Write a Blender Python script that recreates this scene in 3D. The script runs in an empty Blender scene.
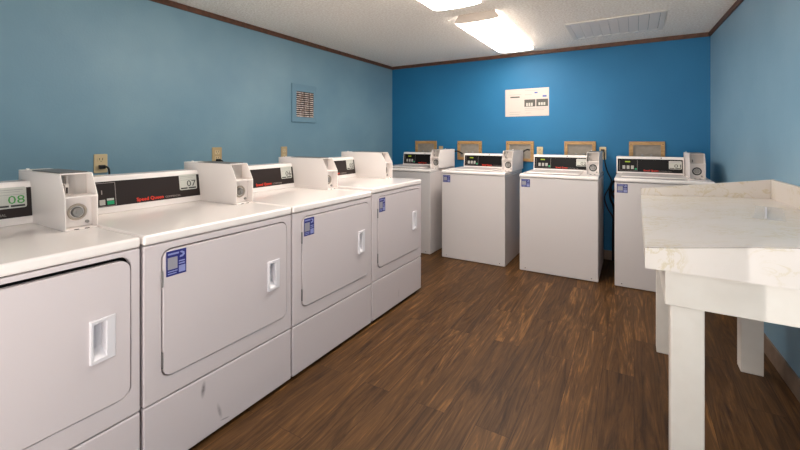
import bpy, bmesh, math, random
from mathutils import Vector, Matrix
random.seed(7)
sc = bpy.context.scene
COL = sc.collection
PI = math.pi

# ------------------------------------------------------------------ materials
def srgb(r, g, b):
    def c(v):
        v /= 255.0
        return v/12.92 if v <= .04045 else ((v+.055)/1.055)**2.4
    return (c(r), c(g), c(b), 1)

def new_mat(name, col=(.8, .8, .8, 1), rough=.5, metal=0, spec=.5, emit=None, estr=0):
    m = bpy.data.materials.new(name); m.use_nodes = True
    b = m.node_tree.nodes['Principled BSDF']
    b.inputs['Base Color'].default_value = col
    b.inputs['Roughness'].default_value = rough
    b.inputs['Metallic'].default_value = metal
    b.inputs['Specular IOR Level'].default_value = spec
    if emit:
        b.inputs['Emission Color'].default_value = emit
        b.inputs['Emission Strength'].default_value = estr
    return m

def N(m, t, **kw):
    n = m.node_tree.nodes.new(t)
    for k, v in kw.items(): setattr(n, k, v)
    return n
def L(m, a, b): m.node_tree.links.new(a, b)
def BS(m): return m.node_tree.nodes['Principled BSDF']

def mottled(name, c1, c2, scale, rough=.5, bump=0, bscale=200, bdist=.002, spec=.5, detail=4):
    """two tones of one paint mixed by noise plus a fine surface bump"""
    m = new_mat(name, c1, rough, spec=spec)
    tc = N(m, 'ShaderNodeTexCoord')
    n = N(m, 'ShaderNodeTexNoise'); n.inputs['Scale'].default_value = scale; n.inputs['Detail'].default_value = detail
    L(m, tc.outputs['Object'], n.inputs['Vector'])
    r = N(m, 'ShaderNodeValToRGB')
    r.color_ramp.elements[0].position = .35; r.color_ramp.elements[0].color = c1
    r.color_ramp.elements[1].position = .65; r.color_ramp.elements[1].color = c2
    L(m, n.outputs['Fac'], r.inputs['Fac']); L(m, r.outputs['Color'], BS(m).inputs['Base Color'])
    if bump:
        n2 = N(m, 'ShaderNodeTexNoise'); n2.inputs['Scale'].default_value = bscale; n2.inputs['Detail'].default_value = 3
        L(m, tc.outputs['Object'], n2.inputs['Vector'])
        bp = N(m, 'ShaderNodeBump'); bp.inputs['Strength'].default_value = bump; bp.inputs['Distance'].default_value = bdist
        L(m, n2.outputs['Fac'], bp.inputs['Height']); L(m, bp.outputs['Normal'], BS(m).inputs['Normal'])
    return m

M = {}
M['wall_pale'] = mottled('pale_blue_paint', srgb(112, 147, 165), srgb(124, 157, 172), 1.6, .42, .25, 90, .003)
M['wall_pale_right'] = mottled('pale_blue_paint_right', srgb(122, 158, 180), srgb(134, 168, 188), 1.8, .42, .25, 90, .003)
M['wall_deep'] = mottled('deep_blue_paint', srgb(18, 106, 152), srgb(24, 112, 158), 2.0, .6, .25, 90, .003)
M['ceiling'] = mottled('popcorn_ceiling', srgb(238, 227, 216), srgb(255, 248, 240), 60, .95, .9, 80, .012, detail=2)
M['trim'] = mottled('dark_wood_trim', srgb(78, 48, 32), srgb(100, 62, 42), 25, .5)
M['base'] = mottled('tan_vinyl_baseboard', srgb(122, 101, 86), srgb(138, 116, 100), 14, .5)
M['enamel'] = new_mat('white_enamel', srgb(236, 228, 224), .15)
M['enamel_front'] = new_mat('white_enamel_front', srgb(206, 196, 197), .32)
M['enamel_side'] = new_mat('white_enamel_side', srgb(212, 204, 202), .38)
M['coin_white'] = new_mat('white_powder_coat', srgb(236, 227, 222), .35)
M['handle_white'] = new_mat('bright_white_plastic', srgb(222, 218, 222), .3)
M['dark'] = new_mat('black_gap', srgb(22, 20, 20), .8)
M['panel_brown'] = new_mat('black_brown_panel', srgb(40, 31, 29), .4, spec=.3)
M['panel_black'] = new_mat('black_panel', srgb(16, 13, 13), .4, spec=.2)
M['red'] = new_mat('red_print', srgb(225, 58, 36), .4)
M['greyprint'] = new_mat('grey_print', srgb(150, 140, 136), .4)
M['label'] = new_mat('pale_label', srgb(192, 192, 184), .35)
M['label_dark'] = new_mat('label_dark_print', srgb(52, 52, 50), .5)
M['label_grey'] = new_mat('label_grey_print', srgb(150, 152, 148), .5)
M['label_green'] = new_mat('label_green_print', srgb(70, 150, 70), .5)
M['green'] = new_mat('green_button', srgb(30, 150, 100), .35)
M['button'] = new_mat('pale_grey_button', srgb(176, 172, 166), .4)
M['led'] = new_mat('lit_display', srgb(120, 140, 10), .4, emit=srgb(190, 215, 20), estr=.2)
M['blue'] = new_mat('blue_sticker', srgb(26, 34, 112), .35)
M['bluewhite'] = new_mat('sticker_white', srgb(140, 146, 195), .4)
M['stickergrey'] = new_mat('sticker_grey', srgb(150, 148, 156), .4)
M['metal'] = new_mat('brushed_steel', srgb(160, 156, 152), .5, .7)
M['greymetal'] = new_mat('galvanised_sheet', srgb(128, 126, 124), .45, .7)
M['ring'] = new_mat('pale_steel_ring', srgb(176, 164, 150), .4, .3)
M['compartment'] = new_mat('grey_compartment', srgb(196, 188, 182), .5)
M['ivory'] = new_mat('ivory_plastic', srgb(214, 192, 150), .4)
M['ivory_dark'] = new_mat('tan_plastic', srgb(190, 164, 122), .4)
M['slot'] = new_mat('slot_dark', srgb(46, 36, 28), .6)
M['rubber'] = new_mat('black_rubber', srgb(16, 16, 18), .5)
M['paper'] = new_mat('laminated_paper', srgb(208, 193, 184), .3)
M['paper_dark'] = new_mat('printed_photo', srgb(78, 76, 70), .35)
M['paper_light'] = new_mat('printed_light', srgb(196, 190, 180), .35)
M['paper_blue'] = new_mat('printed_blue', srgb(70, 84, 160), .4)
M['box_grey'] = mottled('grey_box_liner', srgb(140, 130, 118), srgb(158, 148, 136), 12, .6)
M['vent_blue'] = new_mat('vent_blue_paint', srgb(108, 143, 161), .4)
M['vent_fin'] = mottled('worn_fin', srgb(236, 226, 222), srgb(160, 130, 116), 45, .5)
M['vent_grey'] = new_mat('vent_enamel', srgb(226, 218, 210), .45)
M['vent_slat'] = new_mat('vent_slat', srgb(234, 226, 220), .5)
M['fixture'] = new_mat('fixture_enamel', srgb(176, 164, 154), .4)
M['diffuser'] = new_mat('lit_acrylic_diffuser', (.9, .88, .85, 1), .4, emit=(1, .925, .84, 1), estr=15)
M['side_lens'] = new_mat('side_acrylic_lens', (.9, .88, .85, 1), .4, emit=(1, .925, .84, 1), estr=1.3)
M['table_white'] = mottled('painted_white_wood', srgb(226, 219, 210), srgb(220, 212, 202), 9, .38, .12, 40, .003)
M['clear'] = new_mat('translucent_pale', srgb(235, 235, 235), .15)
BS(M['clear']).inputs['Alpha'].default_value = .25

def wood_floor():
    m = new_mat('wood_plank_floor', rough=.50, spec=.22)
    tc = N(m, 'ShaderNodeTexCoord')
    mp = N(m, 'ShaderNodeMapping'); mp.inputs['Rotation'].default_value = (0, 0, PI/2)
    L(m, tc.outputs['Object'], mp.inputs['Vector'])
    br = N(m, 'ShaderNodeTexBrick'); br.offset = .37; br.offset_frequency = 2
    br.inputs['Scale'].default_value = 1; br.inputs['Brick Width'].default_value = 1.25; br.inputs['Row Height'].default_value = .155
    br.inputs['Mortar Size'].default_value = .0011; br.inputs['Mortar Smooth'].default_value = .4; br.inputs['Bias'].default_value = 0
    br.inputs['Color1'].default_value = (0, 0, 0, 1); br.inputs['Color2'].default_value = (1, 1, 1, 1)
    br.inputs['Mortar'].default_value = (.5, .5, .5, 1)
    L(m, mp.outputs['Vector'], br.inputs['Vector'])
    # per-plank shift of the grain
    sep = N(m, 'ShaderNodeSeparateColor'); L(m, br.outputs['Color'], sep.inputs['Color'])
    mul = N(m, 'ShaderNodeMath', operation='MULTIPLY'); mul.inputs[1].default_value = 37.0
    L(m, sep.outputs[0], mul.inputs[0])
    comb = N(m, 'ShaderNodeCombineXYZ'); L(m, mul.outputs[0], comb.inputs[0]); L(m, mul.outputs[0], comb.inputs[1])
    add = N(m, 'ShaderNodeVectorMath', operation='ADD')
    L(m, mp.outputs['Vector'], add.inputs[0]); L(m, comb.outputs[0], add.inputs[1])
    st = N(m, 'ShaderNodeMapping'); st.inputs['Scale'].default_value = (.75, 9, 1)
    L(m, add.outputs[0], st.inputs['Vector'])
    n1 = N(m, 'ShaderNodeTexNoise'); n1.inputs['Scale'].default_value = 1.5; n1.inputs['Detail'].default_value = 8
    n1.inputs['Roughness'].default_value = .66; n1.inputs['Distortion'].default_value = 3.2
    L(m, st.outputs['Vector'], n1.inputs['Vector'])
    st2 = N(m, 'ShaderNodeMapping'); st2.inputs['Scale'].default_value = (5, 90, 1)
    L(m, add.outputs[0], st2.inputs['Vector'])
    n2 = N(m, 'ShaderNodeTexNoise'); n2.inputs['Scale'].default_value = 1.5; n2.inputs['Detail'].default_value = 4
    L(m, st2.outputs['Vector'], n2.inputs['Vector'])
    mx = N(m, 'ShaderNodeMath', operation='MULTIPLY_ADD'); mx.inputs[1].default_value = .22
    L(m, n2.outputs['Fac'], mx.inputs[0]); L(m, n1.outputs['Fac'], mx.inputs[2])
    mx2 = N(m, 'ShaderNodeMath', operation='MULTIPLY_ADD'); mx2.inputs[1].default_value = .13
    L(m, sep.outputs[0], mx2.inputs[0]); L(m, mx.outputs[0], mx2.inputs[2])
    r = N(m, 'ShaderNodeValToRGB'); cr = r.color_ramp
    cr.elements[0].position = .44; cr.elements[0].color = srgb(50, 31, 16)
    cr.elements[1].position = .90; cr.elements[1].color = srgb(134, 93, 50)
    e = cr.elements.new(.62); e.color = srgb(75, 50, 26)
    e = cr.elements.new(.76); e.color = srgb(95, 65, 36)
    L(m, mx2.outputs[0], r.inputs['Fac'])
    mm = N(m, 'ShaderNodeMix', data_type='RGBA'); mm.inputs['B'].default_value = srgb(44, 29, 21)
    L(m, br.outputs['Fac'], mm.inputs['Factor']); L(m, r.outputs['Color'], mm.inputs['A'])
    L(m, mm.outputs['Result'], BS(m).inputs['Base Color'])
    bp = N(m, 'ShaderNodeBump'); bp.inputs['Strength'].default_value = .18; bp.inputs['Distance'].default_value = .002
    L(m, mx.outputs[0], bp.inputs['Height']); L(m, bp.outputs['Normal'], BS(m).inputs['Normal'])
    return m
M['floor'] = wood_floor()

def marble():
    m = new_mat('marble_laminate', rough=.22)
    tc = N(m, 'ShaderNodeTexCoord')
    mp = N(m, 'ShaderNodeMapping'); mp.inputs['Scale'].default_value = (1, 1.5, 1.3); mp.inputs['Rotation'].default_value = (0, 0, .35)
    L(m, tc.outputs['Object'], mp.inputs['Vector'])
    n = N(m, 'ShaderNodeTexNoise'); n.inputs['Scale'].default_value = 8; n.inputs['Detail'].default_value = 7
    n.inputs['Roughness'].default_value = .62; n.inputs['Distortion'].default_value = 1.4
    L(m, mp.outputs['Vector'], n.inputs['Vector'])
    # thin veins where the noise crosses its middle value
    s = N(m, 'ShaderNodeMath', operation='SUBTRACT'); s.inputs[1].default_value = .5; L(m, n.outputs['Fac'], s.inputs[0])
    a = N(m, 'ShaderNodeMath', operation='ABSOLUTE'); L(m, s.outputs[0], a.inputs[0])
    r = N(m, 'ShaderNodeValToRGB')
    r.color_ramp.elements[0].position = .0; r.color_ramp.elements[0].color = srgb(198, 184, 156)
    r.color_ramp.elements[1].position = .036; r.color_ramp.elements[1].color = srgb(212, 203, 195)
    L(m, a.outputs[0], r.inputs['Fac'])
    n2 = N(m, 'ShaderNodeTexNoise'); n2.inputs['Scale'].default_value = 3; n2.inputs['Detail'].default_value = 3
    L(m, tc.outputs['Object'], n2.inputs['Vector'])
    r2 = N(m, 'ShaderNodeValToRGB')
    r2.color_ramp.elements[0].position = .38; r2.color_ramp.elements[0].color = (0, 0, 0, 1)
    r2.color_ramp.elements[1].position = .5; r2.color_ramp.elements[1].color = (1, 1, 1, 1)
    L(m, n2.outputs['Fac'], r2.inputs['Fac'])
    mx = N(m, 'ShaderNodeMix', data_type='RGBA'); mx.inputs['A'].default_value = srgb(214, 205, 198)
    L(m, r2.outputs['Color'], mx.inputs['Factor']); L(m, r.outputs['Color'], mx.inputs['B'])
    L(m, mx.outputs['Result'], BS(m).inputs['Base Color'])
    return m
M['marble'] = marble()
BS(M['marble']).inputs['Roughness'].default_value = .3

def box_wood():
    m = new_mat('varnished_pine', rough=.45)
    tc = N(m, 'ShaderNodeTexCoord')
    mp = N(m, 'ShaderNodeMapping'); mp.inputs['Scale'].default_value = (4, 4, 22)
    L(m, tc.outputs['Object'], mp.inputs['Vector'])
    n = N(m, 'ShaderNodeTexNoise'); n.inputs['Scale'].default_value = 3; n.inputs['Distortion'].default_value = .8
    L(m, mp.outputs['Vector'], n.inputs['Vector'])
    r = N(m, 'ShaderNodeValToRGB')
    r.color_ramp.elements[0].position = .3; r.color_ramp.elements[0].color = srgb(158, 118, 70)
    r.color_ramp.elements[1].position = .75; r.color_ramp.elements[1].color = srgb(192, 152, 98)
    L(m, n.outputs['Fac'], r.inputs['Fac']); L(m, r.outputs['Color'], BS(m).inputs['Base Color'])
    return m
M['pine'] = box_wood()

def scuffed(name, spots):
    """white enamel with dark rubbed scuffs of their own shape at fixed places (object x, z)"""
    base = srgb(206, 196, 197)
    m = new_mat(name, base, .32)
    tc = N(m, 'ShaderNodeTexCoord')
    prev = None
    nz = N(m, 'ShaderNodeTexNoise'); nz.inputs['Scale'].default_value = 45; nz.inputs['Detail'].default_value = 5
    L(m, tc.outputs['Object'], nz.inputs['Vector'])
    for (x, z, rx, rz, ang, amt) in spots:
        mp = N(m, 'ShaderNodeMapping', vector_type='TEXTURE')
        mp.inputs['Location'].default_value = (x, 0, z); mp.inputs['Rotation'].default_value = (0, ang, 0)
        mp.inputs['Scale'].default_value = (rx, 1, rz)
        L(m, tc.outputs['Object'], mp.inputs['Vector'])
        ln = N(m, 'ShaderNodeVectorMath', operation='LENGTH'); L(m, mp.outputs['Vector'], ln.inputs[0])
        r = N(m, 'ShaderNodeMapRange'); r.inputs['From Min'].default_value = 1; r.inputs['From Max'].default_value = .2
        r.inputs['To Min'].default_value = 0; r.inputs['To Max'].default_value = amt
        L(m, ln.outputs['Value'], r.inputs['Value'])
        if prev is None: prev = r.outputs[0]
        else:
            mxn = N(m, 'ShaderNodeMath', operation='MAXIMUM'); L(m, prev, mxn.inputs[0]); L(m, r.outputs[0], mxn.inputs[1]); prev = mxn.outputs[0]
    mul = N(m, 'ShaderNodeMath', operation='MULTIPLY'); L(m, prev, mul.inputs[0]); L(m, nz.outputs['Fac'], mul.inputs[1])
    mx = N(m, 'ShaderNodeMix', data_type='RGBA'); mx.inputs['A'].default_value = base; mx.inputs['B'].default_value = srgb(70, 64, 66)
    L(m, mul.outputs[0], mx.inputs['Factor']); L(m, mx.outputs['Result'], BS(m).inputs['Base Color'])
    return m

# ------------------------------------------------------------------ mesh builder
class MB:
    def __init__(s, mat=None): s.bm = bmesh.new(); s.M = mat or Matrix.Identity(4)
    def v(s, p): return s.bm.verts.new(s.M @ Vector(p))
    def face(s, vs):
        try: return s.bm.faces.new(vs)
        except ValueError: return None
    def box(s, x0, x1, y0, y1, z0, z1):
        P = [s.v((x, y, z)) for z in (z0, z1) for (x, y) in ((x0, y0), (x1, y0), (x1, y1), (x0, y1))]
        for q in ((3, 2, 1, 0), (4, 5, 6, 7), (0, 1, 5, 4), (1, 2, 6, 5), (2, 3, 7, 6), (3, 0, 4, 7)): s.face([P[i] for i in q])
        return s
    def hexa(s, pts):    # 8 points: bottom loop then top loop
        P = [s.v(p) for p in pts]
        for q in ((3, 2, 1, 0), (4, 5, 6, 7), (0, 1, 5, 4), (1, 2, 6, 5), (2, 3, 7, 6), (3, 0, 4, 7)): s.face([P[i] for i in q])
        return s
    def prism_x(s, prof, x0, x1):      # profile in (y,z) extruded along x
        A = [s.v((x0, y, z)) for y, z in prof]; B = [s.v((x1, y, z)) for y, z in prof]; n = len(prof)
        s.face(A); s.face(B[::-1])
        for i in range(n): s.face([A[i], A[(i+1) % n], B[(i+1) % n], B[i]])
        return s
    def slab_xz(s, pts, y0, y1):       # outline in (x,z) given depth in y
        A = [s.v((x, y0, z)) for x, z in pts]; B = [s.v((x, y1, z)) for x, z in pts]; n = len(pts)
        s.face(A); s.face(B[::-1])
        for i in range(n): s.face([A[i], A[(i+1) % n], B[(i+1) % n], B[i]])
        return s
    def ring_xz(s, outer, inner, y0, y1, y0i=None):
        n = len(outer); y0i = y0 if y0i is None else y0i
        loops = [[s.v((x, y0, z)) for x, z in outer], [s.v((x, y0i, z)) for x, z in inner],
                 [s.v((x, y1, z)) for x, z in inner], [s.v((x, y1, z)) for x, z in outer]]
        for a in range(4):
            A, B = loops[a], loops[(a+1) % 4]
            for i in range(n): s.face([A[i], A[(i+1) % n], B[(i+1) % n], B[i]])
        return s
    def cyl(s, c, axis, r, h, n=20, r2=None):
        r2 = r if r2 is None else r2
        ax = Vector(axis).normalized(); u = ax.orthogonal().normalized(); w = ax.cross(u); c = Vector(c)
        A = [s.v(c + (u*math.cos(t)+w*math.sin(t))*r) for t in [2*PI*i/n for i in range(n)]]
        B = [s.v(c + ax*h + (u*math.cos(t)+w*math.sin(t))*r2) for t in [2*PI*i/n for i in range(n)]]
        s.face(A[::-1]); s.face(B)
        for i in range(n): s.face([A[i], A[(i+1) % n], B[(i+1) % n], B[i]])
        return s
    def torus(s, c, axis, R, r, n=28, k=8):
        ax = Vector(axis).normalized(); u = ax.orthogonal().normalized(); w = ax.cross(u); c = Vector(c)
        L_ = []
        for i in range(n):
            t = 2*PI*i/n; d = u*math.cos(t)+w*math.sin(t)
            L_.append([s.v(c+d*(R+r*math.cos(q))+ax*r*math.sin(q)) for q in [2*PI*j/k for j in range(k)]])
        for i in range(n):
            for j in range(k): s.face([L_[i][j], L_[(i+1) % n][j], L_[(i+1) % n][(j+1) % k], L_[i][(j+1) % k]])
        return s
    def tube(s, pts, r, k=8):
        pts = [Vector(p) for p in pts]
        # Catmull-Rom smoothing
        P = [pts[0]] + pts + [pts[-1]]; q = []
        for i in range(1, len(P)-2):
            for t in [j/6 for j in range(6)]:
                a, b, c, d = P[i-1], P[i], P[i+1], P[i+2]
                q.append(.5*((2*b)+(c-a)*t+(2*a-5*b+4*c-d)*t*t+(-a+3*b-3*c+d)*t**3))
        q.append(pts[-1]); prev = None; up = None
        rings = []
        for i, p in enumerate(q):
            d = (q[min(i+1, len(q)-1)]-q[max(i-1, 0)]).normalized()
            if up is None: up = d.orthogonal().normalized()
            up = (up-d*up.dot(d)).normalized(); w = d.cross(up)
            rings.append([s.v(p+(up*math.cos(t)+w*math.sin(t))*r) for t in [2*PI*j/k for j in range(k)]])
        for A, B in zip(rings, rings[1:]):
            for j in range(k): s.face([A[j], A[(j+1) % k], B[(j+1) % k], B[j]])
        s.face(rings[0][::-1]); s.face(rings[-1])
        return s
    def build(s, name, mat, parent=None, bevel=0, seg=2, smooth=False, loc=None):
        bmesh.ops.remove_doubles(s.bm, verts=s.bm.verts, dist=1e-6)
        bmesh.ops.recalc_face_normals(s.bm, faces=s.bm.faces)
        me = bpy.data.meshes.new(name)
        if smooth:
            for f in s.bm.faces: f.smooth = True
            for e in s.bm.edges:
                if len(e.link_faces) == 2 and e.calc_face_angle(0) > math.radians(35): e.smooth = False
        s.bm.to_mesh(me); s.bm.free()
        me.materials.append(mat)
        o = bpy.data.objects.new(name, me); COL.objects.link(o)
        if parent: o.parent = parent
        if loc: o.location = loc
        if bevel:
            b = o.modifiers.new('bevel', 'BEVEL'); b.width = bevel; b.segments = seg; b.limit_method = 'ANGLE'; b.angle_limit = math.radians(40)
        return o

def rrect(x0, x1, z0, z1, r, k=5):
    pts = []
    for cx, cz, a0 in ((x1-r, z1-r, 0), (x0+r, z1-r, 90), (x0+r, z0+r, 180), (x1-r, z0+r, 270)):
        for i in range(k+1):
            a = math.radians(a0+90*i/k); pts.append((cx+r*math.cos(a), cz+r*math.sin(a)))
    return pts
def crect(x0, x1, z0, z1, k=5):     # square-cornered loop with matching vertex count
    return [p for p in ((x1, z1), (x0, z1), (x0, z0), (x1, z0)) for _ in range(k+1)]

def empty(name, loc, rz=0):
    o = bpy.data.objects.new(name, None); COL.objects.link(o); o.location = loc; o.rotation_euler = (0, 0, rz); o.empty_display_size = .1
    return o
def tag(o, label=None, cat=None, group=None, kind=None):
    if label: o['label'] = label
    if cat: o['category'] = cat
    if group: o['group'] = group
    if kind: o['kind'] = kind
    return o
def struct(mb, name, mat, **k): return tag(mb.build(name, mat, **k), kind='structure')

def text_mesh(s, size, mat4, mat, name, parent, width=None, depth=.0004, bold=False, shear=0):
    c = bpy.data.curves.new(name, 'FONT'); c.body = s; c.size = size; c.extrude = depth; c.resolution_u = 2; c.shear = shear
    if bold: c.offset = size*.018
    t = bpy.data.objects.new('tmp', c); COL.objects.link(t)
    bpy.context.view_layer.update()
    me = bpy.data.meshes.new_from_object(t.evaluated_get(bpy.context.evaluated_depsgraph_get()))
    bpy.data.objects.remove(t); bpy.data.curves.remove(c)
    xs = [v.co.x for v in me.vertices]; w = max(xs)-min(xs); x0 = min(xs)
    sx = (width/w) if width else 1
    for v in me.vertices:
        v.co = mat4 @ Vector(((v.co.x-x0)*sx, v.co.y, v.co.z))
    me.materials.clear(); me.materials.append(mat); me.name = name
    o = bpy.data.objects.new(name, me); COL.objects.link(o); o.parent = parent
    return o

# text on a plane facing local -y: text x -> x, text y -> z, text z -> -y
def face_mat(x, y, z): return Matrix.Translation((x, y, z)) @ Matrix.Rotation(PI/2, 4, 'X')

# ------------------------------------------------------------------ setting
XL, YB, ZC, YF = -2.984, 4.80, 2.333, -.45
def XR(y): return .635+.038*(YB-y)
w = MB(); w.box(XL-.1, 1.0, YF-.1, YB+.1, -.08, 0); struct(w, 'floor', M['floor'])
w = MB(); w.box(XL-.1, 1.0, YF-.1, YB+.1, ZC, ZC+.08); struct(w, 'ceiling', M['ceiling'])
w = MB(); w.box(XL-.1, XL, YF-.1, YB+.1, 0, ZC); struct(w, 'wall_left', M['wall_pale'])
w = MB(); w.box(XL, XR(YB), YB, YB+.1, 0, ZC); struct(w, 'wall_back', M['wall_deep'])
w = MB(); w.hexa([(XR(YF-.1), YF-.1, 0), (XR(YF-.1)+.1, YF-.1, 0), (XR(YB+.1)+.1, YB+.1, 0), (XR(YB+.1), YB+.1, 0),
                  (XR(YF-.1), YF-.1, ZC), (XR(YF-.1)+.1, YF-.1, ZC), (XR(YB+.1)+.1, YB+.1, ZC), (XR(YB+.1), YB+.1, ZC)])
struct(w, 'wall_right', M['wall_pale_right'])
# wall behind the camera; wide doorway added unseen to admit and edge the daylight
JX0, JX1, JZ = -1.364, .55, 2.1
w = MB(); w.box(XL, JX0, YF-.1, YF, 0, ZC); w.box(JX1, XR(YF), YF-.1, YF, 0, ZC); w.box(JX0, JX1, YF-.1, YF, JZ, ZC)
struct(w, 'wall_front', M['wall_pale'])
# brown ceiling trim
tz0, tz1 = ZC-.042, ZC
w = MB(); w.box(XL, XL+.016, YF, YB, tz0, tz1); struct(w, 'trim_1', M['trim'], bevel=.003)
w = MB(); w.box(XL+.016, XR(YB)-.016, YB-.016, YB, tz0, tz1); struct(w, 'trim_2', M['trim'], bevel=.003)
w = MB(); w.hexa([(XR(YF)-.016, YF, tz0), (XR(YF), YF, tz0), (XR(YB), YB, tz0), (XR(YB)-.016, YB, tz0),
                  (XR(YF)-.016, YF, tz1), (XR(YF), YF, tz1), (XR(YB), YB, tz1), (XR(YB)-.016, YB, tz1)])
struct(w, 'trim_3', M['trim'], bevel=.003)
bh = .10
w = MB(); w.hexa([(XR(YF)-.014, YF, 0), (XR(YF), YF, 0), (XR(YB), YB, 0), (XR(YB)-.014, YB, 0),
                  (XR(YF)-.010, YF, bh), (XR(YF), YF, bh), (XR(YB), YB, bh), (XR(YB)-.010, YB, bh)])
struct(w, 'baseboard_right', M['base'])
w = MB(); w.box(XL, XR(YB)-.016, YB-.012, YB, 0, bh); struct(w, 'baseboard_back', M['base'], bevel=.002)
w = MB(); w.box(XL, XL+.012, YF, YB-.012, 0, bh); struct(w, 'baseboard_left', M['base'], bevel=.002)

# ------------------------------------------------------------------ coin box (shared by both machines), local front faces -y
def coin_box(root, x0, x1, yf, yb, z0, h, ring='ring'):
    t = .004; zk = z0+h*.59; zt = z0+h; ys = yf+.05
    prof = [(yf, z0), (yf, zk), (ys, zt), (yb, zt), (yb, z0)]
    m = MB(); m.prism_x(prof, x0, x0+t); m.prism_x(prof, x1-t, x1)
    m.box(x0+t, x1-t, yb-t, yb, z0, zt)
    m.box(x0+t, x1-t, ys, yb-t, zt-t, zt)
    m.box(x0+t, x1-t, yf, yb-t, z0, z0+t*1.2)
    cb = m.build('coin_box', M['coin_white'], root, bevel=.0012, seg=1)
    m = MB(); m.box(x0+t, x1-t, yf+.001, yf+.095, zk-.003, zk+.002); m.build('shelf', M['coin_white'], cb)
    m = MB(); m.box(x0+t, x1-t, yf+.095, yf+.10, zk+.002, zt-t); m.build('slide_plate', M['compartment'], cb)
    m = MB(); m.box(x0+t, x1-t, yf+.046, yf+.052, z0+.006, zk-.003); m.build('vault_plate', M['coin_white'], cb)
    xc = (x0+x1)/2; zc = (z0+zk)/2
    m = MB(); m.torus((xc, yf+.044, zc), (0, 1, 0), .029, .005); m.build('vault_ring', M[ring], cb, smooth=True)
    m = MB(); m.cyl((xc, yf+.046, zc), (0, -1, 0), .021, .012, 24, .017); m.cyl((xc, yf+.034, zc), (0, -1, 0), .008, .005, 16)
    m.build('vault_lock', M['metal'], cb, smooth=True)
    m = MB(); m.cyl((x1-.022, yf+.046, z0+.022), (0, -1, 0), .0065, .008, 14); m.build('key_lock', M['metal'], cb, smooth=True)
    sx = x0+.018
    m = MB(); m.box(sx, sx+.014, yf+.055, yf+.095, zk+.004, zk+.05); m.box(sx+.010, sx+.016, yf+.068, yf+.095, zk+.045, zt-.01)
    m.build('coin_slide', M['compartment'], cb, bevel=.001, seg=1)
    m = MB(); m.box(sx+.004, sx+.010, yf+.0535, yf+.0555, zk+.012, zk+.036); m.build('coin_slot', M['slot'], cb)
    m = MB()
    for xx in (x0+.03, x0+.065): m.box(xx, xx+.016, yf-.0006, yf+.0003, z0+.0012, z0+.0042)
    m.build('latch_slot', M['slot'], cb)
    # galvanised cover strip on top, set back from the front
    m = MB(); m.box(x0+.012, x1-.006, ys+.03, yb-.12, zt, zt+.0035); m.build('cover_strip', M['greymetal'], cb, bevel=.001, seg=1)
    m = MB(); m.cyl((x0+.012, yb-.07, zt), (0, 0, 1), .006, .008, 12); m.build('screw', M['coin_white'], cb)
    return cb

# sloped console; returns face frame: x along, v up the slope, w out of the face
def console(root, x0, x1, yb0, zb, yt, zt, yback, panel_mat):
    yl, zl = yb0+.004, zb+.014
    prof = [(yb0, zb), (yl, zl), (yt-.004, zt-.008), (yt+.006, zt), (yback, zt), (yback, zb)]
    m = MB(); m.prism_x(prof, x0, x1)
    c = m.build('console', M['enamel'], root, bevel=.003)
    a = Vector((0, yl, zl)); b = Vector((0, yt-.004, zt-.008)); vdir = (b-a).normalized(); H = (b-a).length
    xdir = Vector((1, 0, 0)); wdir = xdir.cross(vdir)     # points to -y, +z
    F = Matrix(((xdir.x, vdir.x, wdir.x, 0), (xdir.y, vdir.y, wdir.y, yl), (xdir.z, vdir.z, wdir.z, zl), (0, 0, 0, 1)))
    return c, F, H
# In the F frame: x along, y up slope, z out.
def plate(F, x0, x1, v0, v1, z0, z1, name, mat, parent, bevel=0):
    m = MB(F); m.box(x0, x1, v0, v1, z0, z1); return m.build(name, mat, parent, bevel=bevel, seg=1)

def console_label(F, x0, x1, v0, v1, num, parent, green=False):
    m = MB(F)
    P = rrect(x0, x1, v0, v1, .008, 3)
    A = [m.v((x, z, .0018)) for x, z in P]; B = [m.v((x, z, .003)) for x, z in P]; n = len(P)
    m.face(A[::-1]); m.face(B)
    for i in range(n): m.face([A[i], A[(i+1) % n], B[(i+1) % n], B[i]])
    lb = m.build('number_label', M['label'], parent)
    w_, h_ = x1-x0, v1-v0
    m = MB(F)
    m.box(x0+w_*.06, x0+w_*.44, v0+h_*.06, v0+h_*.15, .003, .0034); m.box(x0+w_*.5, x0+w_*.94, v0+h_*.06, v0+h_*.15, .003, .0034)
    m.build('dark_strip', M['label_dark'], lb)
    m = MB(F)
    m.box(x0+w_*.06, x0+w_*.9, v0+h_*.86, v0+h_*.89, .003, .0034); m.box(x0+w_*.06, x0+w_*.8, v0+h_*.77, v0+h_*.79, .003, .0034)
    m.box(x0+w_*.08, x0+w_*.94, v0+h_*.63, v0+h_*.65, .003, .0034)
    m.build('fine_print', M['label_grey'], lb)
    M_ = F @ Matrix.Translation((x0+w_*.42, v0+h_*.21, .0034))
    text_mesh(num, h_*.56, M_, M['label_green'] if green else M['label_dark'], 'number', lb, width=w_*.52)
    return lb

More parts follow.
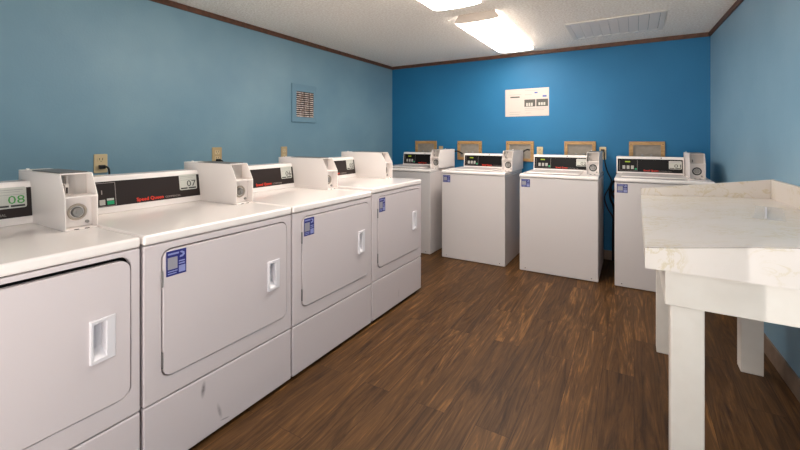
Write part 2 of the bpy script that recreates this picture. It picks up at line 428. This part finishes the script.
def blue_sticker(parent, x0, z1, wd, ht, y):
    m = MB(); m.box(x0, x0+wd, y-.0008, y, z1-ht, z1)
    s = m.build('sticker', M['blue'], parent)
    m = MB(); m.box(x0+wd*.07, x0+wd*.55, y-.0013, y-.0008, z1-ht*.74, z1-ht*.26)
    m.build('grey_square', M['stickergrey'], s)
    for (u0, u1, w0, w1) in ((.62, .95, .93, .66), (.08, .62, .16, .09), (.62, .92, .50, .45), (.62, .92, .60, .55), (.08, .55, .84, .80), (.08, .5, .93, .89)):
        m = MB(); m.box(x0+wd*u0, x0+wd*u1, y-.0013, y-.0008, z1-ht*w0, z1-ht*w1); m.build('white_print', M['bluewhite'], s)
    # curved arrow
    pts = [(x0+wd*.66, z1-ht*.33), (x0+wd*.82, z1-ht*.32), (x0+wd*.92, z1-ht*.24), (x0+wd*.90, z1-ht*.13), (x0+wd*.78, z1-ht*.08), (x0+wd*.66, z1-ht*.10),
           (x0+wd*.74, z1-ht*.15), (x0+wd*.82, z1-ht*.18), (x0+wd*.80, z1-ht*.24), (x0+wd*.68, z1-ht*.25)]
    m = MB(); m.slab_xz(pts, y-.0013, y-.0008); m.build('arrow', M['bluewhite'], s)
    return s

# ------------------------------------------------------------------ dryers
DW = .3675; DZ0, DZ = .018, .937
def make_dryer(y0, num, label, scuffs=None, sticker=True, green_num=False, top_gap=.001, fwd=0.0):
    root = empty('tumble_dryer', (-1.573, y0+DW+.002, 0), PI/2)
    tag(root, label, 'dryer', 'tumble dryers along the pale blue wall')
    # cabinet: front frame with rounded door opening plus side and back sheets
    dx0, dx1, dz0, dz1 = -DW+.070, -DW+.700, .372, .864
    g = .0045
    m = MB()
    m.ring_xz(crect(-DW, DW, .292, .896), rrect(dx0-g, dx1+g, dz0-g, dz1+g+top_gap, .035+g), 0, .03)
    m.box(-DW, -DW+.01, .03, .80, DZ0, .896); m.box(DW-.01, DW, .03, .80, DZ0, .896)
    m.box(-DW+.01, DW-.01, .79, .80, DZ0, .896)
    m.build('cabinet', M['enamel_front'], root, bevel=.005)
    m = MB(); m.box(-DW+.012, DW-.012, .050, .78, .014, .894); m.build('drum_housing', M['dark'], root)
    # lower access panel
    m = MB(); m.box(-DW, DW, 0, .028, DZ0+.004, .287)
    m.build('lower_panel', scuffed('scuffed_enamel', scuffs) if scuffs else M['enamel_front'], root, bevel=.005)
    m = MB(); m.box(-DW+.02, DW-.02, .045, .76, .0, DZ0+.004); m.build('plinth', M['dark'], root)
    # top
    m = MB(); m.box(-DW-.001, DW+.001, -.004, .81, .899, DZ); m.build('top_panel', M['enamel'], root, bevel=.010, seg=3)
    # door with handle hole
    hx0, hx1, hz0, hz1 = -DW+.583, -DW+.624, .552, .674
    m = MB(); m.ring_xz(rrect(dx0, dx1, dz0, dz1, .035), crect(hx0, hx1, hz0, hz1), -.004, .022)
    d = m.build('door', M['enamel_front'], root, bevel=.0025)
    # handle: raised frame round a scooped pocket, right flange ramps down to the door
    k = 5
    m = MB()
    a, b = -.016, -.006
    ox0, ox1, oz0, oz1 = hx0-.008, hx1+.028, hz0-.012, hz1+.012
    def loop(pts): return [m.v(p) for p in pts]
    outer = loop([(ox0, a, oz0), (ox1, b, oz0), (ox1, b, oz1), (ox0, a, oz1)])
    inner = loop([(hx0, a+.001, hz0), (hx1, a+.007, hz0), (hx1, a+.007, hz1), (hx0, a+.001, hz1)])
    deep = loop([(hx0+.002, .020, hz0+.03), (hx1-.004, .020, hz0+.03), (hx1-.004, .020, hz1-.01), (hx0+.002, .020, hz1-.01)])
    base = loop([(ox0-.001, -.0042, oz0-.001), (ox1+.001, -.0042, oz0-.001), (ox1+.001, -.0042, oz1+.001), (ox0-.001, -.0042, oz1+.001)])
    for A, B in ((base, outer), (outer, inner), (inner, deep)):
        for i in range(4): m.face([A[i], A[(i+1) % 4], B[(i+1) % 4], B[i]])
    m.face(deep)
    m.build('handle', M['handle_white'], d, bevel=.0016)
    if sticker: blue_sticker(d, -DW+.080, .858, .080, .098, -.0042)
    for hz in (.755, .44):
        m = MB(); m.box(dx0-.006, dx0-.0005, -.005, .012, hz-.032, hz+.032); m.build('hinge', M['greymetal'], root, bevel=.001, seg=1)
    # console
    c, F, H = console(root, -DW+.004, -DW+.640, .662-fwd, DZ, .694-fwd, 1.117, .80-fwd, M['panel_brown'])
    x0, x1 = -DW+.018, -DW+.625
    fp = plate(F, x0, x1, .018, H-.018, .0002, .002, 'control_panel', M['panel_brown'], c)
    m = MB(F); a0, a1, b0, b1 = x0+.04-fwd, x0+.202-fwd, .020, H-.024
    for q in ((a0, a1, b0, b0+.0025), (a0, a1, b1-.0025, b1), (a0, a0+.0025, b0, b1), (a1-.0025, a1, b0, b1)): m.box(q[0], q[1], q[2], q[3], .002, .0026)
    m.build('outline', M['greyprint'], fp)
    plate(F, a0+.122, a0+.152, b0+.008, b0+.026, .002, .006, 'start_button', M['green'], fp, .001)
    plate(F, a0+.122, a0+.152, b0+.028, b0+.038, .002, .003, 'button_caption', M['label'], fp)
    plate(F, a0+.090, a0+.114, b0+.008, b0+.034, .002, .005, 'cycle_button', M['button'], fp, .001)
    plate(F, a0+.100, a0+.104, b0+.060, b0+.080, .002, .0035, 'display_mark', M['greyprint'], fp)
    text_mesh('Speed Queen', .026, F @ Matrix.Translation((x0+.295-fwd, .027, .0022)), M['red'], 'lettering', fp, width=.135, bold=True)
    text_mesh('COMMERCIAL', .015, F @ Matrix.Translation((x0+.440-fwd, .027, .0022)), M['greyprint'], 'small_lettering', fp, width=.085)
    console_label(F, x1-.118, x1-.016, .058, H-.014, num, fp, green_num)
    coin_box(root, DW-.110, DW+.0008, .336-fwd, .834-fwd, DZ, .223)
    return root

P0 = .025; PP = .7465
make_dryer(P0, '08', 'nearest white front-loading dryer at the left edge, numbered 08 in green', None, False, True, .009)
make_dryer(P0+PP, '07', 'second white front-loading dryer from the left, labelled 07, dark scuffs on its lower panel',
           [(-DW+.237, .235, .012, .040, .1, 1.3), (-DW+.313, .10, .010, .045, -.25, 1.0), (-DW+.340, .050, .028, .004, .2, 1.2)], fwd=.033)
make_dryer(P0+2*PP, '06', 'third white front-loading dryer from the left, between the scuffed one and the farthest one', fwd=.035)
make_dryer(P0+3*PP, '05', 'farthest white front-loading dryer in the left row, next to the washing machines',
           [(-DW+.36, .10, .009, .04, .15, .45)], fwd=.047).scale.z = 1.018

# ------------------------------------------------------------------ washers
WW = .35; WZ = .957
def make_washer(xc, label, num=None, sticker=True, y=3.97, dx=0.0):
    root = empty('washing_machine', (xc, y, 0))
    tag(root, label, 'washing machine', 'top-loading washers along the deep blue wall')
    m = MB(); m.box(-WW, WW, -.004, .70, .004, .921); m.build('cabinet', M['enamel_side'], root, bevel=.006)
    m = MB()
    for sx in (-1, 1):
        for yy in (.05, .62): m.cyl((sx*(WW-.05), yy, 0), (0, 0, 1), .020, .006, 14)
    m.build('levelling_feet', M['dark'], root)
    for sx in (-1, 1):
        m = MB(); m.cyl((sx*(WW-.055), -.0055, .030), (0, 1, 0), .004, .003, 10); m.build('panel_screw', M['dark'], root)
    # deck: front edge stands proud, dips towards the front centre
    m = MB()
    prof = [(-.008, .925), (-.010, .935), (-.008, .948), (.010, .956), (.70, .962), (.70, .925)]
    m.prism_x(prof, -WW-.001, WW+.001); m.build('top_deck', M['enamel'], root, bevel=.004, seg=2)
    # lid
    m = MB()
    P = [(-WW+.05, .075), (WW-.16, .075), (WW-.16, .47), (-WW+.05, .47)]
    m.box(-WW+.05, WW-.165, .070, .47, .960, .972); lid = m.build('lid', M['enamel'], root, bevel=.005, seg=2)
    c, F, H = console(root, -WW+.026+dx, WW-.122+dx, .50, .962, .528, 1.128, .62, None)
    x0, x1 = -WW+.040+dx, WW-.138+dx
    fp = plate(F, x0-.004, x1+.004, .004, H-.016, .0002, .002, 'control_panel', M['panel_black'], c)
    m = MB(F); a1 = x0+.165; hh = H-.020
    m.box(a1-.002, a1, .016, hh-.006, .002, .0026); m.box(x0+.012, a1, .016, .018, .002, .0026); m.box(x0+.012, x0+.014, .016, hh-.006, .002, .0026)
    m.build('outline', M['greyprint'], fp)
    plate(F, x0+.060, x0+.104, hh-.030, hh-.018, .002, .003, 'lit_display', M['led'], fp)
    for i in range(3): plate(F, x0+.038+i*.036, x0+.062+i*.036, .030, .064, .002, .005, 'cycle_button', M['button'], fp, .001)
    plate(F, x0+.142, x0+.160, .024, .040, .002, .005, 'start_button', M['green'], fp, .001)
    text_mesh('Speed Queen', .022, F @ Matrix.Translation((x0+.215, .013, .0022)), M['red'], 'lettering', fp, width=.120, bold=True)
    text_mesh('COMMERCIAL', .010, F @ Matrix.Translation((x0+.340, .014, .0022)), M['greyprint'], 'small_lettering', fp, width=.10)
    if num: console_label(F, x1-.104, x1-.004, .040, hh-.008, num, fp)
    m = MB(); m.cyl((.02, .518, 1.116), (0, -1, .25), .005, .006, 12); m.build('console_lock', M['slot'], c)
    coin_box(root, WW-.116+dx, WW-.006+dx, .18, .655, .960, .214, 'label_dark')
    if sticker: blue_sticker(root, -WW+.018, .905, .083, .077, -.0042)
    return root
make_washer(-1.965-WW, 'white top-loading washer in the far left corner, half hidden behind the dryer row', None, False, dx=.025)
make_washer(-1.822+WW, 'second white top-loading washer from the left, standing forward of the corner washer, no number label', None, dx=.030)
make_washer(-.977+WW, 'third white top-loading washer from the left, under the wall poster, with a number label', '02')
make_washer(-.148+WW, 'rightmost white top-loading washer, partly behind the marble counter, labelled 01', '01', dx=-.028)

# ------------------------------------------------------------------ wooden hookup boxes in the back wall
def hook_box(x0, x1, z0, z1, label):
    xc, zc = (x0+x1)/2, (z0+z1)/2
    r = empty('hookup_box', (xc, YB, zc)); tag(r, label, 'wall box', 'pine-framed hookup boxes above the washers')
    a, b = (x1-x0)/2, (z1-z0)/2; fw = .036
    m = MB(); m.ring_xz([(a, b), (-a, b), (-a, -b), (a, -b)], [(a-fw, b-fw), (-a+fw, b-fw), (-a+fw, -b+fw), (a-fw, -b+fw)], -.022, 0)
    m.build('wood_frame', M['pine'], r, bevel=.002, seg=1)
    m = MB(); m.box(-a+fw, a-fw, -.004, -.0005, -b+fw, b-fw); l = m.build('liner', M['box_grey'], r)
    m = MB(); i0 = a-fw; j0 = b-fw
    m.ring_xz([(i0, j0), (-i0, j0), (-i0, -j0), (i0, -j0)], [(i0-.012, j0-.012), (-i0+.012, j0-.012), (-i0+.012, -j0+.012), (i0-.012, -j0+.012)], -.013, -.004)
    m.build('liner_rim', M['box_grey'], r)
    for sx in (-1, 1):
        m = MB(); m.cyl((sx*(a-fw/2), -.022, b-fw*.8), (0, -1, 0), .0045, .002, 10); m.build('screw', M['slot'], r)
    for sx, mt in ((-.25, 'red'), (.25, 'paper_blue')):
        m = MB(); m.cyl((sx*a, -.004, -.02), (0, -1, 0), .012, .018, 12); m.cyl((sx*a, -.016, -.02), (0, 0, -1), .009, .045, 12)
        m.build('valve', M['metal'], r, smooth=True)
B = [(-2.596, -2.275), (-1.973, -1.649), (-1.339, -1.014), (-.679, -.358), (-.045, .270)]
for (a, b), l in zip(B, ['pine-framed wall box above the corner washer, leftmost of the five',
                         'pine-framed wall box left of the second washer console, dark hose hanging out of it',
                         'pine-framed wall box between the second and third washers, dark hose beside it',
                         'pine-framed wall box directly above the third washer, below the poster',
                         'pine-framed wall box above the rightmost washer, rightmost of the five']):
    hook_box(a, b, 1.032, 1.274, l)

# ------------------------------------------------------------------ outlets
def outlet(loc, rz, wd, ht, label, mat, low=False):
    r = empty('wall_outlet', loc, rz); tag(r, label, 'outlet', 'wall outlets')
    m = MB(); m.slab_xz(rrect(-wd/2, wd/2, -ht/2, ht/2, .006, 3), -.007, 0); m.build('cover_plate', mat, r, bevel=.002, seg=1)
    for s in (1, -1):
        zc = s*ht*.19
        m = MB(); m.slab_xz([(x, z+zc) for x, z in rrect(-wd*.25, wd*.25, -ht*.13, ht*.13, .010, 3)], -.009, -.007); rc = m.build('receptacle', M['ivory'], r)
        m = MB(); m.box(-wd*.13, -wd*.09, -.0096, -.009, zc-.002, zc+.012); m.box(wd*.09, wd*.13, -.0096, -.009, zc-.002, zc+.012)
        m.cyl((0, -.009, zc-.009), (0, -1, 0), .0028, .0006, 8); m.build('slots', M['slot'], rc)
    return r
oz = 1.145
outlet((XL, 1.205, oz-.004), PI/2, .076, .122, 'tan wall outlet nearest the viewer, above the dryer numbered 07', M['ivory'])
outlet((XL, 2.035, oz+.02), PI/2, .088, .132, 'tan wall outlet above the second coin box, left wall', M['ivory_dark'])
outlet((XL, 2.765, oz+.015), PI/2, .078, .130, 'tan wall outlet farthest along the left wall, below the blue vent', M['ivory_dark'])
outlet((-2.215, YB, 1.152), 0, .062, .108, 'tan outlet at the left on the deep blue wall, beside the leftmost pine box', M['ivory_dark'])
outlet((-.947, YB, 1.152), 0, .068, .112, 'tan outlet between the third and fourth pine boxes on the deep blue wall', M['ivory'])
outlet((-.291, YB, 1.145), 0, .066, .136, 'tan outlet right of the third washer with a black cord plugged in', M['ivory'])

def plug_cord(loc, rz, path, label):
    r = empty('power_cord', loc, rz); tag(r, label, 'cord', 'black power cords at the outlets')
    m = MB(); m.box(-.016, .018, -.034, -.0100, -.014, .012); m.build('plug', M['rubber'], r, bevel=.004)
    m = MB(); m.tube(path, .0055); m.build('cable', M['rubber'], r, smooth=True)
plug_cord((XL, 1.205, oz-.025), PI/2, [(.005, -.028, 0), (.022, -.045, -.004), (.030, -.05, -.04), (.030, -.05, -.16), (.02, -.045, -.40), (.02, -.03, -.70)],
          'black plug and cord in the outlet above the dryer numbered 07')
plug_cord((XL, 2.035, oz-.022), PI/2, [(.005, -.028, 0), (.02, -.045, -.004), (.026, -.05, -.04), (.026, -.05, -.16), (.02, -.045, -.40), (.02, -.03, -.70)],
          'black plug in the second outlet, just above a coin box top')
# cord running down between third and fourth washer
c = empty('power_cord', (-.291, YB, 1.175)); tag(c, 'long black cord hanging down the deep blue wall between two washers', 'cord', 'black power cords at the outlets')
m = MB(); m.box(-.018, .018, -.036, -.0100, -.012, .014); m.build('plug', M['rubber'], c, bevel=.004)
m = MB(); m.tube([(.008, -.03, 0), (.018, -.06, -.03), (.020, -.06, -.10), (.045, -.05, -.22), (.085, -.05, -.32), (.06, -.05, -.40), (.02, -.05, -.50), (.05, -.05, -.62), (.10, -.05, -.72), (.10, -.05, -.9)], .007)
m.build('cable', M['rubber'], c, smooth=True)
h = empty('washer_hose', (-.19, YB, .9)); tag(h, 'black looped hoses on the blue wall between the third and rightmost washer', 'hose', 'black washer hoses')
for pts in ([(.035, -.07, .05), (.03, -.07, -.02), (-.02, -.07, -.08), (-.01, -.07, -.18), (.035, -.07, -.30), (.035, -.07, -.60), (.035, -.07, -.88)],
            [(.036, -.10, -.02), (.0, -.10, -.05), (-.03, -.10, -.14), (-.02, -.10, -.24), (.01, -.10, -.34), (.0, -.10, -.60), (.0, -.10, -.88)],
            [(.028, -.06, -.13), (.03, -.13, -.12), (-.005, -.13, -.17), (.02, -.13, -.22), (.03, -.10, -.26)]):
    m = MB(); m.tube(pts, .011); m.build('hose', M['rubber'], h, smooth=True)
def arc_hose(x, z, pts, label):
    m = MB(); m.tube(pts, .009); o = m.build('washer_hose', M['rubber'], None, smooth=True, loc=(x, YB, z))
    tag(o, label, 'hose', 'black washer hoses')
arc_hose(-1.90, 1.13, [(.0, -.03, -.02), (-.02, -.06, 0), (-.06, -.09, .015), (-.12, -.10, -.01), (-.17, -.10, -.07), (-.18, -.10, -.16), (-.16, -.07, -.40), (-.16, -.06, -.8), (-.16, -.06, -1.12)],
         'dark hose curling from the second pine box down the blue wall')
arc_hose(-1.08, 1.10, [(.02, -.03, .07), (.0, -.06, .075), (-.04, -.08, .05), (-.07, -.09, .0), (-.09, -.09, -.06), (-.05, -.07, -.34), (-.03, -.06, -.7), (-.03, -.06, -1.09)],
         'dark hose arching out of the third pine box beside the second washer coin box')

# ------------------------------------------------------------------ poster
px0, px1, pz0, pz1 = -1.352, -.846, 1.580, 1.908
po = empty('poster', ((px0+px1)/2, YB, (pz0+pz1)/2-.008)); tag(po, 'white laminated instruction sheet on the deep blue wall', 'poster')
a, b = (px1-px0)/2, (pz1-pz0)/2
m = MB(); m.box(-a, a, -.004, -.0005, -b, b); sh = m.build('sheet', M['paper'], po)
def pr(u0, u1, v0, v1, name, mat, par=sh, y=-.0046):
    m = MB(); m.box(-a+u0*2*a, -a+u1*2*a, y, y+.0006, b-v1*2*b, b-v0*2*b); return m.build(name, mat, par)
pr(.12, .34, .27, .32, 'printed_bar', M['paper_dark'])
p1 = pr(.45, .70, .40, .66, 'printed_photo', M['paper_dark']); p2 = pr(.72, .98, .40, .66, 'printed_photo', M['paper_dark'])
for q in range(3):
    pr(.49+q*.055, .53+q*.055, .52, .64, 'printed_knob', M['paper_light'], sh, -.0052)
    pr(.77+q*.055, .81+q*.055, .52, .62, 'printed_knob', M['paper_light'], sh, -.0052)
pr(.68, .75, .14, .19, 'blue_mark', M['paper_blue']); pr(.86, .95, .27, .33, 'blue_mark', M['paper_blue'])
for (u0, u1, v) in ((.46, .8, .07), (.10, .38, .20), (.10, .34, .92), (.46, .62, .22), (.46, .95, .72), (.46, .9, .78), (.10, .36, .84), (.48, .6, .88)):
    pr(u0, u1, v, v+.012, 'text_line', M['label_grey'])

# ------------------------------------------------------------------ blue vent on the left wall
vy0, vy1, vz0, vz1 = 2.863, 3.215, 1.474, 1.868
v = empty('wall_vent', (XL, (vy0+vy1)/2, (vz0+vz1)/2), PI/2); tag(v, 'square blue-painted wall vent with pale worn louvres on the left wall', 'vent')
a, b = (vy1-vy0)/2, (vz1-vz0)/2; ia, ib = .125, .132; dx = .012
m = MB(); m.ring_xz([(a, b), (-a, b), (-a, -b), (a, -b)], [(dx+ia, ib-.01), (dx-ia, ib-.01), (dx-ia, -ib-.01), (dx+ia, -ib-.01)], -.016, 0, -.012)
m.build('frame', M['vent_blue'], v, bevel=.002, seg=1)
m = MB(); m.box(dx-ia, dx+ia, -.002, -.0005, -ib-.01, ib-.01); m.build('duct', M['slot'], v)
nf = 12
for i in range(nf):
    z = -ib-.01 + 2*ib*(i+.5)/nf
    m = MB(); m.hexa([(dx-ia, -.013, z-.007), (dx+ia, -.013, z-.007), (dx+ia, -.011, z-.007), (dx-ia, -.011, z-.007),
                      (dx-ia, -.006, z+.004), (dx+ia, -.006, z+.004), (dx+ia, -.004, z+.004), (dx-ia, -.004, z+.004)])
    m.build('louvre', M['vent_fin'], v)
for xx in (-.02, .055):
    m = MB(); m.box(dx+xx-.003, dx+xx+.003, -.0150, -.0125, -ib-.01, ib-.01); m.build('mullion', M['slot'], v)

# ------------------------------------------------------------------ ceiling vent
cx0, cx1, cy0, cy1 = -.535, .225, 3.79, 4.42
cv = empty('ceiling_vent', ((cx0+cx1)/2, (cy0+cy1)/2, ZC)); tag(cv, 'white louvred return-air grille in the popcorn ceiling', 'vent')
a, b = (cx1-cx0)/2, (cy1-cy0)/2; f_ = .035
m = MB()
m.box(-a, a, -b, -b+f_, -.010, 0); m.box(-a, a, b-f_, b, -.010, 0); m.box(-a, -a+f_, -b+f_, b-f_, -.010, 0); m.box(a-f_, a, -b+f_, b-f_, -.010, 0)
m.build('frame', M['vent_grey'], cv, bevel=.003, seg=1)
m = MB(); m.box(-a+f_, a-f_, -b+f_, b-f_, -.001, -.0002); m.build('duct', M['label_grey'], cv)
ns = 9; pw = (2*a-2*f_)/ns
for i in range(ns):
    x = -a+f_+pw*i
    m = MB(); m.hexa([(x+.001, -b+f_, -.009), (x+.003, -b+f_, -.009), (x+.003, b-f_, -.009), (x+.001, b-f_, -.009),
                      (x+pw-.006, -b+f_, -.003), (x+pw-.004, -b+f_, -.003), (x+pw-.004, b-f_, -.003), (x+pw-.006, b-f_, -.003)])
    m.box(x-.001, x+.004, -b+f_, b-f_, -.013, -.008)
    m.build('slat', M['vent_slat'], cv)

# ------------------------------------------------------------------ ceiling lights
def fixture(xc, y0, y1, label):
    r = empty('ceiling_light', (xc, (y0+y1)/2, ZC)); tag(r, label, 'ceiling light', 'wraparound ceiling lights')
    h = (y1-y0)/2; 
    m = MB(); m.box(-.15, .15, -h+.03, h-.03, -.012, 0); m.build('housing', M['fixture'], r, bevel=.004)
    # wraparound diffuser: bright bottom lens with rounded far end, dimmer side lenses
    prof = [(-.158, -.012), (-.187, -.056), (-.180, -.068), (-.13, -.075), (0, -.078), (.13, -.075), (.180, -.068), (.187, -.056), (.158, -.012)]
    sec = ((-h+.018, 1, 0), (h-.08, 1, 0), (h-.03, .97, .006), (h-.006, .90, .018), (h, .80, .030))
    m = MB(); rows = [[m.v((x*sxx, yy, z+dz)) for x, z in prof[1:-1]] for (yy, sxx, dz) in sec]
    for A, C in zip(rows, rows[1:]):
        for i in range(len(A)-1): m.face([A[i], A[i+1], C[i+1], C[i]])
    m.build('diffuser', M['diffuser'], r, smooth=True)
    m = MB(); m.face([m.v((x*.80, h, z+.030)) for x, z in prof[1:-1]]); m.build('end_lens', M['side_lens'], r)
    for q in (prof[:2], prof[-2:]):
        m = MB(); rows = [[m.v((x*sxx, yy, min(z+dz, -.006))) for x, z in q] for (yy, sxx, dz) in sec]
        for A, C in zip(rows, rows[1:]): m.face([A[0], A[1], C[1], C[0]])
        m.build('side_lens', M['side_lens'], r, smooth=True)
    # end plate towards the viewer
    m = MB(); e = [(x*1.01, z+.006 if z < -.013 else z) for x, z in prof]; e = [(-.158, 0)]+e+[(.158, 0)]
    m.slab_xz(e, -h, -h+.018); m.build('end_plate', M['fixture'], r, bevel=.002, seg=1)
fixture(-1.112, 3.085, 4.41, 'wraparound fluorescent ceiling light nearest the deep blue wall, seen whole')
fixture(-1.112, 1.39, 2.73, 'wraparound fluorescent ceiling light cut off by the top of the picture')

# ------------------------------------------------------------------ counter
t = empty('folding_counter', (.36, 2.35, 0)); tag(t, 'marble-patterned folding counter with white square legs against the right wall', 'counter')
def C(p): return (p[0]-.36, p[1]-2.35, p[2])
YN, YS = 1.70, 3.07
zb = .827
front = [(.035, .904), (.13, .916), (.24, .932), (.35, .948), (.448, .960), (.58, .962), (XR(YN)-.004, .962)]
back = [(.039, .929), (.14, .934), (.25, .939), (.36, .943), (.46, .948), (.58, .952), (XR(YS)-.004, .955)]
m = MB()
nr = 8; G = []
for j in range(nr+1):
    f_ = j/nr
    G.append([m.v(C((a[0]*(1-f_)+b[0]*f_, YN*(1-f_)+YS*f_, a[1]*(1-f_)+b[1]*f_))) for a, b in zip(front, back)])
Bt = []
for j in range(nr+1):
    f_ = j/nr
    Bt.append([m.v(C((a[0]*(1-f_)+b[0]*f_, YN*(1-f_)+YS*f_, zb))) for a, b in zip(front, back)])
n = len(front)
for j in range(nr):
    for i in range(n-1):
        m.face([G[j][i], G[j][i+1], G[j+1][i+1], G[j+1][i]]); m.face([Bt[j][i], Bt[j+1][i], Bt[j+1][i+1], Bt[j][i+1]])
    m.face([G[j][0], G[j+1][0], Bt[j+1][0], Bt[j][0]]); m.face([G[j][-1], G[j+1][-1], Bt[j+1][-1], Bt[j][-1]])
for i in range(n-1):
    m.face([G[0][i], G[0][i+1], Bt[0][i+1], Bt[0][i]]); m.face([G[-1][i], G[-1][i+1], Bt[-1][i+1], Bt[-1][i]])
m.build('countertop', M['marble'], t, smooth=True)
# thin dark laminate joint along the front and left edge
m = MB()
for (a, b) in zip(front, front[1:]):
    m.hexa([C((a[0], YN-.0012, a[1]-.003)), C((b[0], YN-.0012, b[1]-.003)), C((b[0], YN, b[1]-.003)), C((a[0], YN, a[1]-.003)),
            C((a[0], YN-.0012, a[1]-.0012)), C((b[0], YN-.0012, b[1]-.0012)), C((b[0], YN, b[1]-.0012)), C((a[0], YN, a[1]-.0012))])
m.build('edge_joint', new_mat('laminate_joint', srgb(120, 104, 92), .5), t)
# far splash tapering to the left end
xr = XR(YS)-.004
m = MB(); m.hexa([C((.039, YS-.02, .90)), C((xr, YS-.02, .90)), C((xr, YS, .90)), C((.039, YS, .90)),
                  C((.039, YS-.02, .974)), C((xr, YS-.02, 1.066)), C((xr, YS, 1.066)), C((.039, YS, .974))])
m.build('back_splash', M['marble'], t, bevel=.0015, seg=1)
x0n, x0f = XR(YN)-.004, XR(YS-.02)-.004
m = MB(); m.hexa([C((x0n-.018, YN, .90)), C((x0n, YN, .90)), C((x0f, YS-.02, .90)), C((x0f-.018, YS-.02, .90)),
                  C((x0n-.018, YN, 1.060)), C((x0n, YN, 1.060)), C((x0f, YS-.02, 1.066)), C((x0f-.018, YS-.02, 1.066))])
m.build('side_splash', M['marble'], t, bevel=.0015, seg=1)
ax = .100
m = MB(); m.box(ax-.36, .735-.36, 1.78-2.35, 1.80-2.35, .679, zb); m.build('front_apron', M['table_white'], t, bevel=.002, seg=1)
m = MB(); m.box(ax-.36, ax-.36+.018, 1.80-2.35, 2.97-2.35, .679, zb); m.build('side_apron', M['table_white'], t, bevel=.002, seg=1)
m = MB(); m.box(ax-.36+.018, .68-.36, 2.952-2.35, 2.97-2.35, .679, zb); m.build('rear_apron', M['table_white'], t, bevel=.002, seg=1)
for (x0, x1, y0, y1) in ((.118, .222, 1.80, 1.89), (.614, .706, 1.80, 1.89), (.118, .210, 2.862, 2.952), (.512, .610, 2.862, 2.952)):
    m = MB(); m.box(x0-.36, x1-.36, y0-2.35, y1-2.35, 0, zb); m.build('leg', M['table_white'], t, bevel=.004)
# thin translucent rectangle with a pale bar, flat on the counter
cp = empty('clear_rectangle', (.533, 2.45, .9576), -.214); tag(cp, 'small translucent card with a white bar lying on the counter near the wall', 'rectangle')
m = MB(); m.box(-.045, .058, -.22, .20, 0, .0015); m.build('rectangle_sheet', M['clear'], cp)
m = MB(); m.box(-.008, .000, -.20, .18, .0015, .003); m.build('white_bar', M['handle_white'], cp)

# ------------------------------------------------------------------ light from outside through the added doorway behind the camera
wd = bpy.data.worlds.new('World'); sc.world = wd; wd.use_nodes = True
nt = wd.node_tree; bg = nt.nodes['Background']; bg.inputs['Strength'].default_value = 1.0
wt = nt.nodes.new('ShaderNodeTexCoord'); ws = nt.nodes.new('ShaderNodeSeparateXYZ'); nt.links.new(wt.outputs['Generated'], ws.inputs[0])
wr = nt.nodes.new('ShaderNodeValToRGB')     # lower half made brighter to lift the ceiling, hazy sky above
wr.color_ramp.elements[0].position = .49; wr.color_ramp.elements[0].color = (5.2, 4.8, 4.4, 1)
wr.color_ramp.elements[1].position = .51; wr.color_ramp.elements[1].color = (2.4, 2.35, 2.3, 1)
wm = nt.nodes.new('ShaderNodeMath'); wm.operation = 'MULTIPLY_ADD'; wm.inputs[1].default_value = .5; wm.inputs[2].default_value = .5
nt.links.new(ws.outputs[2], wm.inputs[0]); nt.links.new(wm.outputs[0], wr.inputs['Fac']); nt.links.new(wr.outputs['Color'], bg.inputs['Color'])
sl = bpy.data.lights.new('low_sun', 'SUN'); sl.energy = 1.2; sl.angle = math.radians(.25); sl.color = (1, .98, .97)
so = bpy.data.objects.new('low_sun', sl); COL.objects.link(so)
so.rotation_euler = Vector((.6, .8, -.10)).to_track_quat('-Z', 'Y').to_euler(); so.location = (-2, -3, 2)

# ------------------------------------------------------------------ camera
cam = bpy.data.cameras.new('camera'); co = bpy.data.objects.new('camera', cam); COL.objects.link(co); sc.camera = co
FP = 393.6
cam.sensor_width = 36; cam.lens = 36*FP/800; cam.clip_start = .02
cam.shift_y = -(225-139)/800.0
co.location = (0, 0, 1.30)
co.rotation_euler = (PI/2, 0, math.atan(234/FP))

sc.view_settings.view_transform = 'Standard'; sc.view_settings.look = 'None'
sc.view_settings.gamma = 1; sc.view_settings.use_curve_mapping = False
sc.view_settings.exposure = 0.30
